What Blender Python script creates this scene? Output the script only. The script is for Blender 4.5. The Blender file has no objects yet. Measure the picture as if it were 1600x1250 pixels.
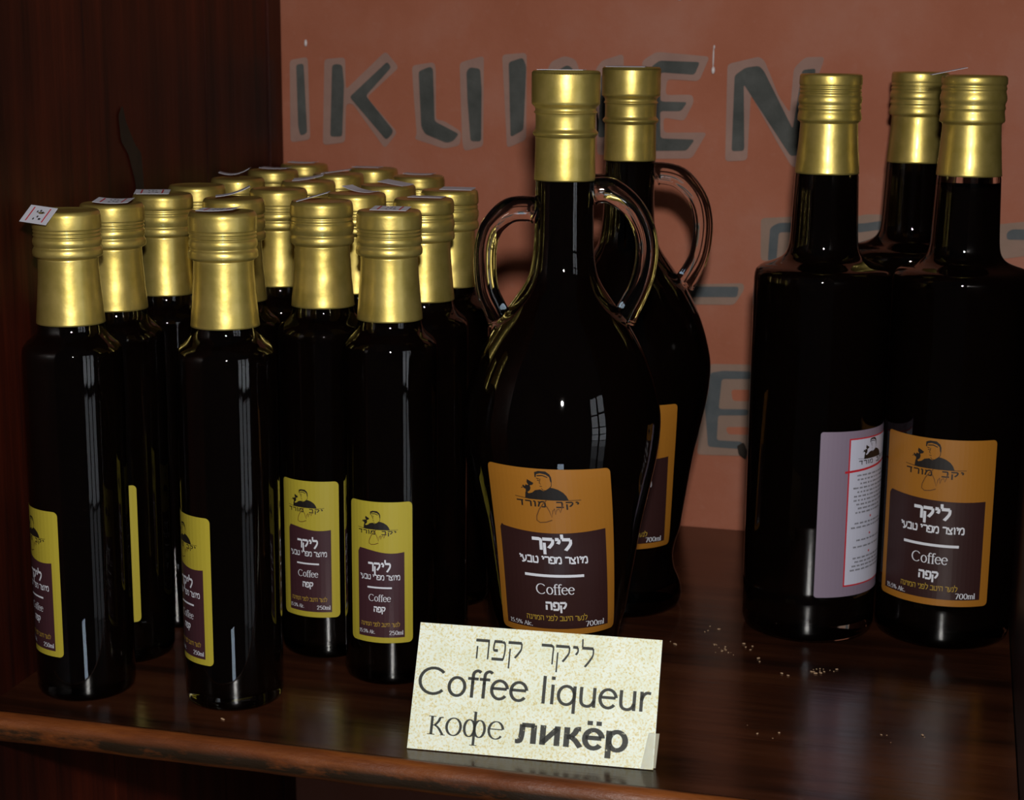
import bpy, bmesh, math, random
from mathutils import Vector, Matrix

# ------------------------------------------------------------------ camera, world, lights, exposure
SC = bpy.context.scene
COL = SC.collection
R = math.radians
FPX, PITCH, ROLL, YAW, HC = 2660.0, 11.8474, -0.43, 14.85, 0.293
cam_d = bpy.data.cameras.new('camera')
cam = bpy.data.objects.new('camera', cam_d)
COL.objects.link(cam)
cam_d.sensor_width = 36.0
cam_d.lens = FPX * 36.0 / 1600.0
cam_d.clip_start = 0.02
cam_d.clip_end = 50
cam.matrix_world = (Matrix.Translation((0, 0, HC)) @ Matrix.Rotation(R(YAW), 4, 'Z')
                    @ Matrix.Rotation(R(90 - PITCH), 4, 'X') @ Matrix.Rotation(R(-ROLL), 4, 'Z'))
cam_d.dof.use_dof = True
cam_d.dof.focus_distance = 0.76
cam_d.dof.aperture_fstop = 20
SC.camera = cam

SC.view_settings.view_transform = 'Standard'
SC.view_settings.look = 'None'
SC.view_settings.gamma = 1
SC.view_settings.use_curve_mapping = False
SC.view_settings.exposure = 0.0

world = bpy.data.worlds.new('room_light')
SC.world = world
world.use_nodes = True
wb = world.node_tree.nodes['Background']
wb.inputs[0].default_value = (0.75, 0.85, 1.0, 1)
wb.inputs[1].default_value = 0.012


def lamp(name, kind, loc, aim, power, color=(1, 1, 1), size=0.1, size_y=None):
    d = bpy.data.lights.new(name, kind)
    d.energy = power
    d.color = color
    if kind == 'AREA':
        d.shape = 'RECTANGLE' if size_y else 'DISK'
        d.size = size
        if size_y:
            d.size_y = size_y
    else:
        d.shadow_soft_size = size
    o = bpy.data.objects.new(name, d)
    COL.objects.link(o)
    o.location = loc
    if aim is not None:
        o.rotation_euler = (Vector(aim) - Vector(loc)).to_track_quat('-Z', 'Y').to_euler()
    return o


# the camera's flash, just above the lens
lamp('camera_flash', 'AREA', (0.015, -0.02, 0.385), (-0.2, 0.85, 0.14), 5.3, (1.0, 0.97, 0.93), 0.034)
# daylight through a tall barred window to the right behind the photographer: 3 columns of panes,
# the lower rows look on darker ground
for k in range(3):
    for (z, h, rad) in ((.78, .30, .9), (.44, .30, 1.0), (.10, .30, 1.15), (-.20, .24, 1.1), (-.46, .22, .55), (-.74, .30, .24), (-1.15, .46, .12)):
        lamp('window_pane_daylight', 'AREA', (1.70 + 0.165 * k, -0.76 + 0.345 * k, z), (-0.2, 0.8, 0.1), 3.4 * 1.25 * .30 * h * rad, (0.88, 0.93, 1.0), 0.30, h)
# added cool lamp below the camera, standing in for the photographer's lit torso
lamp('torso_stand_in_lamp', 'AREA', (0.02, -0.10, -0.45), (-0.18, 0.8, 0.0), 0.55, (0.66, 0.82, 1.0), 0.12, 0.32)


# ------------------------------------------------------------------ materials
def lin(c):
    c = c / 255.0
    return c / 12.92 if c <= 0.04045 else ((c + 0.055) / 1.055) ** 2.4


def rgb(r, g, b):
    return (lin(r), lin(g), lin(b), 1.0)


def new_mat(name):
    m = bpy.data.materials.new(name)
    m.use_nodes = True
    nt = m.node_tree
    return m, nt, nt.nodes['Principled BSDF']


def plain(name, col, rough=0.5, metal=0.0, spec=0.5):
    m, nt, b = new_mat(name)
    b.inputs['Base Color'].default_value = col
    b.inputs['Roughness'].default_value = rough
    b.inputs['Metallic'].default_value = metal
    b.inputs['Specular IOR Level'].default_value = spec
    return m


def link(nt, a, b):
    nt.links.new(a, b)


def ramp(nt, stops):
    r = nt.nodes.new('ShaderNodeValToRGB')
    e = r.color_ramp.elements
    while len(e) < len(stops):
        e.new(0.5)
    for i, (p, c) in enumerate(stops):
        e[i].position = p
        e[i].color = c
    return r


def noise(nt, scale, detail=4, vec=None, rough=0.5):
    n = nt.nodes.new('ShaderNodeTexNoise')
    n.inputs['Scale'].default_value = scale
    n.inputs['Detail'].default_value = detail
    n.inputs['Roughness'].default_value = rough
    if vec is not None:
        link(nt, vec, n.inputs['Vector'])
    return n


def coords(nt, scale=(1, 1, 1), kind='Object'):
    t = nt.nodes.new('ShaderNodeTexCoord')
    m = nt.nodes.new('ShaderNodeMapping')
    m.inputs['Scale'].default_value = scale
    link(nt, t.outputs[kind], m.inputs['Vector'])
    return m.outputs['Vector']


def bump(nt, b, height, strength, dist):
    u = nt.nodes.new('ShaderNodeBump')
    u.inputs['Strength'].default_value = strength
    u.inputs['Distance'].default_value = dist
    link(nt, height, u.inputs['Height'])
    link(nt, u.outputs[0], b.inputs['Normal'])


def mat_plaster(name, base, dark, light):
    m, nt, b = new_mat(name)
    v = coords(nt)
    n1 = noise(nt, 9, 6, v, 0.6)
    r1 = ramp(nt, [(0.3, dark), (0.5, base), (0.72, light)])
    link(nt, n1.outputs['Fac'], r1.inputs[0])
    n2 = noise(nt, 140, 3, v)
    r2 = ramp(nt, [(0.60, (0, 0, 0, 1)), (0.80, (1, 1, 1, 1))])
    link(nt, n2.outputs['Fac'], r2.inputs[0])
    mx = nt.nodes.new('ShaderNodeMix')
    mx.data_type = 'RGBA'
    mu = nt.nodes.new('ShaderNodeMath')
    mu.operation = 'MULTIPLY'
    mu.inputs[1].default_value = 0.35
    link(nt, r2.outputs[0], mu.inputs[0])
    link(nt, mu.outputs[0], mx.inputs[0])
    link(nt, r1.outputs[0], mx.inputs[6])
    mx.inputs[7].default_value = light
    link(nt, mx.outputs[2], b.inputs['Base Color'])
    b.inputs['Roughness'].default_value = 0.75
    b.inputs['Specular IOR Level'].default_value = 0.25
    n3 = noise(nt, 60, 6, v, 0.65)
    bump(nt, b, n3.outputs['Fac'], 0.35, 0.002)
    return m


def mat_wood(name, stretch, c0, c1, c2, rough, spec, scale=1.0):
    m, nt, b = new_mat(name)
    v = coords(nt, stretch)
    n1 = noise(nt, 55 * scale, 5, v, 0.65)
    r1 = ramp(nt, [(0.32, c0), (0.5, c1), (0.72, c2)])
    link(nt, n1.outputs['Fac'], r1.inputs[0])
    n2 = noise(nt, 7, 3, coords(nt))
    r2 = ramp(nt, [(0.35, (0.45, 0.45, 0.45, 1)), (0.65, (1.25, 1.2, 1.1, 1))])
    link(nt, n2.outputs['Fac'], r2.inputs[0])
    mx = nt.nodes.new('ShaderNodeMix')
    mx.data_type = 'RGBA'
    mx.blend_type = 'MULTIPLY'
    mx.inputs[0].default_value = 1.0
    link(nt, r1.outputs[0], mx.inputs[6])
    link(nt, r2.outputs[0], mx.inputs[7])
    link(nt, mx.outputs[2], b.inputs['Base Color'])
    n4 = noise(nt, 300, 3, v)
    rr = nt.nodes.new('ShaderNodeMapRange')
    rr.inputs[3].default_value = rough - 0.06
    rr.inputs[4].default_value = rough + 0.10
    link(nt, n4.outputs['Fac'], rr.inputs[0])
    link(nt, rr.outputs[0], b.inputs['Roughness'])
    b.inputs['Specular IOR Level'].default_value = spec
    n3 = noise(nt, 160 * scale, 4, v, 0.6)
    bump(nt, b, n3.outputs['Fac'], 0.25, 0.0006)
    return m


def mat_edge():
    """orange-brown edging with dark grime along the middle of the nosing."""
    m, nt, b = new_mat('worn_mahogany_edge')
    v = coords(nt, (0.12, 1, 1))
    n1 = noise(nt, 90, 5, v, 0.65)
    r1 = ramp(nt, [(0.3, rgb(66, 32, 12)), (0.5, rgb(100, 50, 18)), (0.72, rgb(134, 74, 28))])
    link(nt, n1.outputs['Fac'], r1.inputs[0])
    g = nt.nodes.new('ShaderNodeNewGeometry')
    sx = nt.nodes.new('ShaderNodeSeparateXYZ')
    link(nt, g.outputs['Position'], sx.inputs[0])
    band = nt.nodes.new('ShaderNodeMapRange')       # 1 in the middle of the nosing, 0 at its two lips
    ab = nt.nodes.new('ShaderNodeMath'); ab.operation = 'ADD'; ab.inputs[1].default_value = 0.0082
    a2 = nt.nodes.new('ShaderNodeMath'); a2.operation = 'ABSOLUTE'
    link(nt, sx.outputs[2], ab.inputs[0]); link(nt, ab.outputs[0], a2.inputs[0]); link(nt, a2.outputs[0], band.inputs[0])
    band.inputs[1].default_value = 0.0018; band.inputs[2].default_value = 0.0048
    band.inputs[3].default_value = 1.0; band.inputs[4].default_value = 0.0
    n2 = noise(nt, 60, 5, coords(nt, (0.35, 1, 1)), 0.7)
    r2 = ramp(nt, [(0.36, (0, 0, 0, 1)), (0.50, (1, 1, 1, 1))])
    link(nt, n2.outputs['Fac'], r2.inputs[0])
    mu = nt.nodes.new('ShaderNodeMath'); mu.operation = 'MULTIPLY'
    link(nt, band.outputs[0], mu.inputs[0]); link(nt, r2.outputs[0], mu.inputs[1])
    mx = nt.nodes.new('ShaderNodeMix'); mx.data_type = 'RGBA'
    link(nt, mu.outputs[0], mx.inputs[0]); link(nt, r1.outputs[0], mx.inputs[6])
    mx.inputs[7].default_value = rgb(38, 26, 14)
    link(nt, mx.outputs[2], b.inputs['Base Color'])
    b.inputs['Roughness'].default_value = 0.42
    n3 = noise(nt, 150, 5, coords(nt, (0.3, 1, 1)), 0.7)
    bump(nt, b, n3.outputs['Fac'], 0.5, 0.0012)
    return m


def mat_gold():
    m, nt, b = new_mat('gold_foil')
    v = coords(nt)
    n = noise(nt, 120, 3, v)
    r = ramp(nt, [(0.35, (0.50, 0.385, 0.095, 1)), (0.65, (0.62, 0.48, 0.14, 1))])
    link(nt, n.outputs['Fac'], r.inputs[0])
    link(nt, r.outputs[0], b.inputs['Base Color'])
    b.inputs['Metallic'].default_value = 0.82
    b.inputs['Roughness'].default_value = 0.40
    b.inputs['Coat Weight'].default_value = 0.25
    b.inputs['Coat Roughness'].default_value = 0.12
    n3 = noise(nt, 260, 2, v)
    bump(nt, b, n3.outputs['Fac'], 0.12, 0.0006)
    return m


def mat_glass(name, col, rough=0.0):
    m, nt, b = new_mat(name)
    b.inputs['Base Color'].default_value = col
    b.inputs['Transmission Weight'].default_value = 1.0
    b.inputs['Roughness'].default_value = rough
    b.inputs['IOR'].default_value = 1.5
    return m


def mat_sign():
    m, nt, b = new_mat('mottled_cream_card')
    v = coords(nt)
    n = noise(nt, 1000, 3, v, 0.7)
    r = ramp(nt, [(0.33, rgb(214, 200, 134)), (0.44, rgb(236, 232, 196)), (0.52, rgb(240, 248, 234))])
    link(nt, n.outputs['Fac'], r.inputs[0])
    n2 = noise(nt, 60, 3, v)
    r2 = ramp(nt, [(0.35, (0.93, 0.93, 0.86, 1)), (0.6, (1, 1, 1, 1))])
    link(nt, n2.outputs['Fac'], r2.inputs[0])
    mx = nt.nodes.new('ShaderNodeMix')
    mx.data_type = 'RGBA'
    mx.blend_type = 'MULTIPLY'
    mx.inputs[0].default_value = 1.0
    link(nt, r.outputs[0], mx.inputs[6])
    link(nt, r2.outputs[0], mx.inputs[7])
    link(nt, mx.outputs[2], b.inputs['Base Color'])
    b.inputs['Roughness'].default_value = 0.55
    return m


def mat_ink_speckled():
    m, nt, b = new_mat('worn_black_ink')
    n = noise(nt, 900, 2, coords(nt))
    r = ramp(nt, [(0.66, rgb(42, 44, 38)), (0.74, rgb(190, 190, 165))])
    link(nt, n.outputs['Fac'], r.inputs[0])
    link(nt, r.outputs[0], b.inputs['Base Color'])
    b.inputs['Roughness'].default_value = 0.6
    return m


def mat_paint(name, a, c):
    m, nt, b = new_mat(name)
    n = noise(nt, 45, 5, coords(nt), 0.6)
    r = ramp(nt, [(0.3, a), (0.7, c)])
    link(nt, n.outputs['Fac'], r.inputs[0])
    link(nt, r.outputs[0], b.inputs['Base Color'])
    b.inputs['Roughness'].default_value = 0.7
    b.inputs['Specular IOR Level'].default_value = 0.3
    n3 = noise(nt, 60, 6, coords(nt), 0.65)
    bump(nt, b, n3.outputs['Fac'], 0.35, 0.002)
    return m


M = {
    'plaster': mat_plaster('terracotta_plaster', rgb(162, 98, 75), rgb(153, 88, 63), rgb(168, 114, 96)),
    'paint_halo': mat_paint('pinkish_grey_paint', rgb(142, 110, 100), rgb(154, 122, 110)),
    'paint_dark': mat_paint('dark_slate_paint', rgb(56, 59, 56), rgb(84, 85, 82)),
    'paint_halo_low': mat_paint('beige_grey_paint', rgb(134, 112, 98), rgb(146, 118, 104)),
    'paint_dark_low': mat_paint('blue_slate_paint', rgb(70, 78, 82), rgb(92, 94, 96)),
    'paint_drip': plain('white_paint_drip', rgb(215, 205, 205), 0.4),
    'knot': mat_paint('black_wood_filler', rgb(26, 20, 14), rgb(40, 30, 20)),
    'wood_side': mat_wood('mahogany_upright_grain', (1, 1, 0.05), rgb(26, 8, 4), rgb(54, 17, 7), rgb(74, 25, 10), 0.42, 0.25),
    'wood_shelf': mat_wood('mahogany_shelf_grain', (0.07, 1, 1), rgb(36, 19, 11), rgb(64, 33, 19), rgb(84, 47, 28), 0.19, 0.8),
    'wood_edge': mat_edge(),
    'gold': mat_gold(),
    'glass': mat_glass('clear_bottle_glass', (0.98, 0.99, 0.98, 1), 0.02),
    'liqueur': plain('dark_coffee_liqueur', (0.0035, 0.0018, 0.0012, 1), 0.25, 0, 0.0),
    'yellow': plain('yellow_label_paper', rgb(172, 156, 50), 0.42),
    'ochre': plain('ochre_label_paper', rgb(154, 100, 30), 0.42),
    'plum': plain('plum_label_print', rgb(62, 34, 40), 0.42),
    'plum_dark': plain('dark_brown_label_print', rgb(48, 25, 24), 0.42),
    'grey': plain('grey_violet_label_paper', rgb(130, 116, 134), 0.45),
    'white': plain('white_print', rgb(214, 216, 224), 0.45),
    'pale': plain('pale_label_paper', rgb(196, 198, 216), 0.45),
    'goldink': plain('gold_print', rgb(170, 140, 50), 0.45),
    'black': plain('black_print', rgb(26, 20, 16), 0.5),
    'brownink': plain('brown_signature_print', rgb(92, 56, 20), 0.5),
    'red': plain('red_print', rgb(190, 34, 48), 0.45),
    'sticker': plain('white_sticker_paper', rgb(200, 200, 212), 0.5),
    'card': mat_sign(),
    'ink': plain('black_card_ink', rgb(40, 42, 36), 0.6),
    'ink_worn': mat_ink_speckled(),
    'tape': mat_glass('clear_tape', (0.9, 0.9, 0.88, 1), 0.35),
    'tab': plain('grey_card_back', rgb(150, 145, 125), 0.6),
    'crumb': plain('pale_plaster_crumb', rgb(170, 140, 110), 0.8),
}


# ------------------------------------------------------------------ mesh helpers
def link_obj(name, me, mat=None, parent=None):
    o = bpy.data.objects.new(name, me)
    if mat is not None and me is not None and not me.materials:
        me.materials.append(mat)
    COL.objects.link(o)
    if parent is not None:
        o.parent = parent
    return o


def mesh(name, verts, faces, smooth=False):
    me = bpy.data.meshes.new(name)
    me.from_pydata([tuple(v) for v in verts], [], faces)
    me.update()
    if smooth:
        me.polygons.foreach_set('use_smooth', [True] * len(me.polygons))
    return me


def from_bm(name, bm, smooth=False):
    me = bpy.data.meshes.new(name)
    bm.to_mesh(me)
    bm.free()
    if smooth:
        me.polygons.foreach_set('use_smooth', [True] * len(me.polygons))
    return me


def empty(name, loc, rz, label, cat, group=None):
    o = bpy.data.objects.new(name, None)
    COL.objects.link(o)
    o.location = loc
    o.rotation_euler = (0, 0, rz)
    o.empty_display_size = 0.02
    o['label'] = label
    o['category'] = cat
    if group:
        o['group'] = group
    return o


def structure(name, me, mat):
    o = link_obj(name, me, mat)
    o['kind'] = 'structure'
    return o


def box_mesh(name, x0, x1, y0, y1, z0, z1, bevel=0.0, seg=2):
    bm = bmesh.new()
    bmesh.ops.create_cube(bm, size=1)
    for v in bm.verts:
        v.co = Vector((x0 + (v.co.x + .5) * (x1 - x0), y0 + (v.co.y + .5) * (y1 - y0), z0 + (v.co.z + .5) * (z1 - z0)))
    if bevel:
        bmesh.ops.bevel(bm, geom=bm.edges[:], offset=bevel, segments=seg, affect='EDGES', profile=0.6)
    return from_bm(name, bm)


def smooth_profile(pts, sub=4):
    """Catmull-Rom through (r, z) points; a point with a third item True is kept sharp."""
    out = []
    n = len(pts)
    for i in range(n - 1):
        p1, p2 = pts[i], pts[i + 1]
        p0 = pts[i - 1] if i > 0 and len(p1) < 3 else p1
        p3 = pts[i + 2] if i + 2 < n and len(p2) < 3 else p2
        for k in range(sub):
            t = k / sub
            q = []
            for a in (0, 1):
                q.append(0.5 * ((2 * p1[a]) + (-p0[a] + p2[a]) * t + (2 * p0[a] - 5 * p1[a] + 4 * p2[a] - p3[a]) * t * t
                                + (-p0[a] + 3 * p1[a] - 3 * p2[a] + p3[a]) * t ** 3))
            out.append((max(q[0], 0.0), q[1]))
    out.append((pts[-1][0], pts[-1][1]))
    return out


def lathe(name, prof, seg=72, knurl=None, dents=0.0, seed=0):
    """prof: (r, z) list from bottom or top; r = 0 closes on the axis. knurl = (z0, z1, depth)."""
    verts, faces, rings = [], [], []
    rnd = random.Random(seed)
    ph = [rnd.uniform(0, 6.28) for _ in range(6)]
    for (r, z) in prof:
        if r < 1e-6:
            rings.append([len(verts)])
            verts.append((0, 0, z))
            continue
        ring = []
        for k in range(seg):
            a = 2 * math.pi * k / seg
            rr = r
            if knurl and knurl[0] <= z <= knurl[1] and k % 2:
                rr -= knurl[2]
            if dents:
                rr += dents * (math.sin(2 * a + ph[0] + z * 400) * math.sin(z * 700 + ph[1]) + 0.6 * math.sin(3 * a + ph[2] - z * 600))
            ring.append(len(verts))
            verts.append((rr * math.cos(a), rr * math.sin(a), z))
        rings.append(ring)
    for a, b in zip(rings[:-1], rings[1:]):
        for k in range(seg):
            k2 = (k + 1) % seg
            if len(a) == 1 and len(b) > 1:
                faces.append((a[0], b[k], b[k2]))
            elif len(b) == 1 and len(a) > 1:
                faces.append((a[k], b[0], a[k2]))
            elif len(a) > 1:
                faces.append((a[k], b[k], b[k2], a[k2]))
    me = mesh(name, verts, faces, True)
    bm = bmesh.new()
    bm.from_mesh(me)
    bmesh.ops.recalc_face_normals(bm, faces=bm.faces[:])
    bm.to_mesh(me)
    bm.free()
    return me


def tube_mesh(name, pts, radii, seg=20, flat=1.0):
    """A smooth tube along 3-D points."""
    dense, rad = [], []
    n = len(pts)
    for i in range(n - 1):
        p0, p1, p2, p3 = (Vector(pts[max(i - 1, 0)]), Vector(pts[i]), Vector(pts[i + 1]), Vector(pts[min(i + 2, n - 1)]))
        for k in range(5):
            t = k / 5
            dense.append(0.5 * ((2 * p1) + (-p0 + p2) * t + (2 * p0 - 5 * p1 + 4 * p2 - p3) * t * t + (-p0 + 3 * p1 - 3 * p2 + p3) * t ** 3))
            rad.append(radii[i] * (1 - t) + radii[i + 1] * t)
    dense.append(Vector(pts[-1]))
    rad.append(radii[-1])
    verts, faces = [], []
    up = Vector((0, 1, 0))
    for i, p in enumerate(dense):
        d = (dense[min(i + 1, len(dense) - 1)] - dense[max(i - 1, 0)]).normalized()
        s = d.cross(up).normalized()
        u = s.cross(d).normalized()
        for k in range(seg):
            a = 2 * math.pi * k / seg
            verts.append(p + s * math.cos(a) * rad[i] + u * math.sin(a) * rad[i] * flat)
    m = len(dense)
    for i in range(m - 1):
        for k in range(seg):
            k2 = (k + 1) % seg
            faces.append((i * seg + k, i * seg + k2, (i + 1) * seg + k2, (i + 1) * seg + k))
    faces.append(tuple(range(seg))[::-1])
    faces.append(tuple((m - 1) * seg + k for k in range(seg)))
    me = mesh(name, verts, faces, True)
    bm = bmesh.new()
    bm.from_mesh(me)
    bmesh.ops.recalc_face_normals(bm, faces=bm.faces[:])
    bm.to_mesh(me)
    bm.free()
    return me


# ------------------------------------------------------------------ lettering: pen strokes -> flat quads
def arc(cx, cy, rx, ry, a0, a1):
    n = max(6, int(abs(a1 - a0) / 15))
    return ('l', [(cx + rx * math.cos(R(a0 + (a1 - a0) * k / n)), cy + ry * math.sin(R(a0 + (a1 - a0) * k / n))) for k in range(n + 1)])


def L_(*p):
    return ('l', list(p))


def S_(*p):
    out = []
    n = len(p)
    for i in range(n - 1):
        p0, p1, p2, p3 = p[max(i - 1, 0)], p[i], p[i + 1], p[min(i + 2, n - 1)]
        for k in range(5):
            t = k / 5
            out.append(tuple(0.5 * ((2 * p1[a]) + (-p0[a] + p2[a]) * t + (2 * p0[a] - 5 * p1[a] + 4 * p2[a] - p3[a]) * t * t
                                    + (-p0[a] + 3 * p1[a] - 3 * p2[a] + p3[a]) * t ** 3) for a in (0, 1)))
    out.append(p[-1])
    return ('l', out)


def F_(x, y, w):        # a serif, drawn only by serif pens
    return ('f', [(x - w / 2, y), (x + w / 2, y)])


def D_(x, y, s=1.0):     # a dot
    return ('d', [(x, y)], s)


LATIN = {
    'C': (0.98, [arc(.52, .5, .43, .47, 42, 318), F_(.85, .8, .05)]),
    'o': (.62, [arc(.31, .36, .25, .33, 0, 360)]),
    'f': (.37, [S_((.42, .93), (.32, .99), (.21, .92), (.18, .78), (.18, .5)), L_((.18, .6), (.18, 0)), L_((.02, .69), (.36, .69)), F_(.18, .015, .26)]),
    'e': (.61, [L_((.07, .4), (.54, .4)), arc(.31, .36, .25, .33, 8, 322)]),
    'l': (.27, [L_((.13, 1), (.13, 0)), F_(.13, .015, .24), F_(.08, .985, .12)]),
    'i': (.27, [L_((.13, .71), (.13, 0)), D_(.13, .94), F_(.13, .015, .24), F_(.08, .69, .12)]),
    'q': (.66, [arc(.3, .36, .25, .33, 0, 360), L_((.55, .71), (.55, -.28)), F_(.55, -.27, .22)]),
    'u': (.63, [S_((.1, .71), (.1, .25), (.16, .08), (.3, .03), (.43, .09), (.51, .25)), L_((.51, .71), (.51, 0))]),
    'r': (.40, [L_((.1, .71), (.1, 0)), S_((.1, .4), (.15, .57), (.25, .67), (.38, .66)), F_(.1, .015, .24)]),
    'm': (.88, [L_((.1, .71), (.1, 0)), S_((.1, .45), (.18, .62), (.3, .67), (.4, .6), (.43, .42), (.43, 0)),
                S_((.43, .45), (.51, .62), (.63, .67), (.73, .6), (.76, .42), (.76, 0)), F_(.1, .015, .22), F_(.43, .015, .22), F_(.76, .015, .22)]),
    'A': (.78, [('t', [(.06, 0), (.38, 1)]), L_((.38, 1), (.7, 0)), L_((.17, .35), (.6, .35)), F_(.06, .015, .24), F_(.7, .015, .28)]),
    'c': (.55, [arc(.31, .36, .24, .33, 45, 315)]),
    '.': (.28, [D_(.13, .05)]),
    '%': (.95, [arc(.22, .74, .15, .22, 0, 360), arc(.7, .26, .15, .22, 0, 360), ('t', [(.2, 0), (.72, 1)])]),
    '0': (.66, [arc(.33, .5, .24, .47, 0, 360)]),
    '1': (.50, [L_((.3, 1), (.3, 0)), L_((.12, .84), (.3, .97)), F_(.3, .015, .3)]),
    '2': (.66, [S_((.1, .72), (.18, .92), (.34, .98), (.52, .88), (.53, .68), (.36, .38), (.1, .05)), L_((.08, .04), (.58, .04))]),
    '5': (.66, [L_((.55, .96), (.18, .96)), L_((.18, .96), (.13, .53)), S_((.13, .53), (.3, .62), (.5, .52), (.56, .32), (.46, .1), (.28, .02), (.08, .12))]),
    '7': (.64, [L_((.08, .96), (.58, .96)), L_((.58, .96), (.26, 0))]),
    # Cyrillic
    'л': (.70, [L_((.56, .68), (.56, 0)), L_((.2, .66), (.58, .66)), S_((.22, .68), (.21, .3), (.16, .08), (.03, .05))]),
    'и': (.70, [L_((.13, .71), (.13, 0)), L_((.13, .08), (.55, .63)), L_((.55, .71), (.55, 0))]),
    'к': (.60, [L_((.13, .71), (.13, 0)), L_((.13, .36), (.26, .37)), S_((.24, .36), (.36, .52), (.42, .66), (.53, .68)), S_((.24, .37), (.38, .26), (.54, .02)),
                F_(.13, .015, .26), F_(.13, .695, .26), F_(.54, .015, .18)]),
    'ё': (.62, [L_((.07, .4), (.54, .4)), arc(.31, .36, .25, .33, 8, 322), D_(.18, .93, .8), D_(.44, .93, .8)]),
    'р': (.68, [L_((.13, .71), (.13, -.28)), arc(.37, .36, .24, .33, 0, 360)]),
    'ф': (.88, [L_((.43, 1.0), (.43, -.28)), arc(.25, .36, .18, .32, 0, 360), arc(.61, .36, .18, .32, 0, 360), F_(.43, -.27, .26), F_(.4, .985, .12)]),
}
LATIN['о'] = LATIN['o']
LATIN['е'] = LATIN['e']
HEBREW = {
    'ל': (.70, [L_((.1, 1.42), (.12, 1.0)), L_((.1, .96), (.6, .96)), S_((.6, .96), (.6, .62), (.46, .3), (.28, 0))]),
    'י': (.36, [L_((.06, .97), (.28, .96)), S_((.27, .96), (.29, .76), (.2, .58))]),
    'ק': (.74, [L_((.04, .96), (.64, .96)), S_((.64, .96), (.64, .66), (.52, .4), (.38, .18)), L_((.14, .64), (.14, -.38))]),
    'ר': (.64, [L_((.04, .96), (.5, .96)), S_((.46, .96), (.57, .86), (.57, .5), (.57, 0))]),
    'פ': (.70, [S_((.13, .95), (.1, .6), (.16, .5), (.3, .5)), L_((.1, .96), (.48, .96)), S_((.48, .96), (.6, .84), (.61, .4), (.56, .04)), L_((.57, .05), (.04, .05))]),
    'ה': (.76, [L_((.04, .96), (.66, .96)), L_((.63, .96), (.63, 0)), L_((.13, .66), (.13, 0))]),
    'מ': (.76, [L_((.05, 1.0), (.16, .74)), S_((.04, .02), (.1, .45), (.2, .78), (.38, .96), (.58, .9), (.64, .6), (.64, .05)), L_((.66, .05), (.34, .05))]),
    'ו': (.32, [L_((.04, .96), (.2, .96)), L_((.2, .96), (.2, 0))]),
    'צ': (.70, [L_((.07, 1.0), (.12, .82)), L_((.1, .85), (.58, .08)), L_((.05, .05), (.62, .05)), S_((.56, 1.0), (.55, .76), (.36, .5))]),
    'ט': (.72, [L_((.1, 1.0), (.12, .1)), L_((.08, .06), (.66, .06)), S_((.62, .06), (.65, .4), (.64, .8), (.54, .95), (.42, .84))]),
    'ב': (.72, [L_((.06, .96), (.48, .96)), S_((.46, .96), (.56, .88), (.56, .05)), L_((.02, .05), (.7, .05))]),
    'ע': (.66, [S_((.1, .98), (.14, .6), (.3, .12)), S_((.56, .98), (.56, .5), (.4, .12), (.02, -.06))]),
    'נ': (.46, [L_((.1, .96), (.3, .96)), S_((.28, .96), (.36, .86), (.36, .05)), L_((.38, .05), (.03, .05))]),
    'ז': (.38, [L_((.04, .97), (.32, .92)), L_((.2, .94), (.16, 0))]),
    'ג': (.48, [L_((.1, .96), (.24, .96)), S_((.24, .96), (.34, .84), (.35, .4), (.4, 0)), S_((.34, .34), (.24, .12), (.03, .04))]),
    'ד': (.66, [L_((.02, .96), (.64, .96)), L_((.52, .96), (.52, 0))]),
}


def ribbon(pts, a, b):
    """quads along a polyline; the pen is an ellipse a wide, b high (half sizes)."""
    quads, left, right = [], [], []
    n = len(pts)
    closed = n > 3 and math.hypot(pts[0][0] - pts[-1][0], pts[0][1] - pts[-1][1]) < 1e-6
    for i, p in enumerate(pts):
        q0 = pts[i - 1] if i > 0 else (pts[-2] if closed else pts[0])
        q1 = pts[i + 1] if i < n - 1 else (pts[1] if closed else pts[-1])
        dx, dy = q1[0] - q0[0], q1[1] - q0[1]
        d = math.hypot(dx, dy) or 1
        nx, ny = -dy / d, dx / d
        h = math.sqrt((a * nx) ** 2 + (b * ny) ** 2)
        left.append((p[0] + nx * h, p[1] + ny * h))
        right.append((p[0] - nx * h, p[1] - ny * h))
    for i in range(n - 1):
        quads.append([left[i], left[i + 1], right[i + 1], right[i]])
    return quads


def text(s, pen=(.05, .05), serif=False, track=0.0, space=.34):
    """-> (list of polygons, width), cap height 1. Hebrew is laid out right to left."""
    heb = any(c in HEBREW for c in s)
    if heb:
        s = s[::-1]
    x, polys = 0.0, []
    a, b = pen
    for c in s:
        if c == ' ':
            x += space
            continue
        adv, strokes = (HEBREW if c in HEBREW else LATIN)[c]
        for st in strokes:
            if st[0] == 'f' and not serif:
                continue
            if st[0] == 'd':
                h = max(a, b) * 1.15 * st[2]
                px, py = st[1][0][0] + x, st[1][0][1]
                if serif:
                    polys.append([(px + h * math.cos(k * 0.785), py + h * math.sin(k * 0.785)) for k in range(8)])
                else:
                    polys.append([(px - h, py - h), (px + h, py - h), (px + h, py + h), (px - h, py + h)])
                continue
            aa, bb = (a, b)
            if st[0] == 't':
                aa = min(a, b)
            if st[0] == 'f':
                bb = min(a, b) * 0.7
            polys += ribbon([(p[0] + x, p[1]) for p in st[1]], aa, bb)
        x += adv + track
    return polys, x - track


def place(polys_w, cx, y0, h, w=None):
    """scale text to cap height h (and total width w), centred on cx with its baseline at y0."""
    polys, wd = polys_w
    sx = (w / wd) if w else h
    return [[(cx + (p[0] - wd / 2) * sx, y0 + p[1] * h) for p in q] for q in polys]


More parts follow.
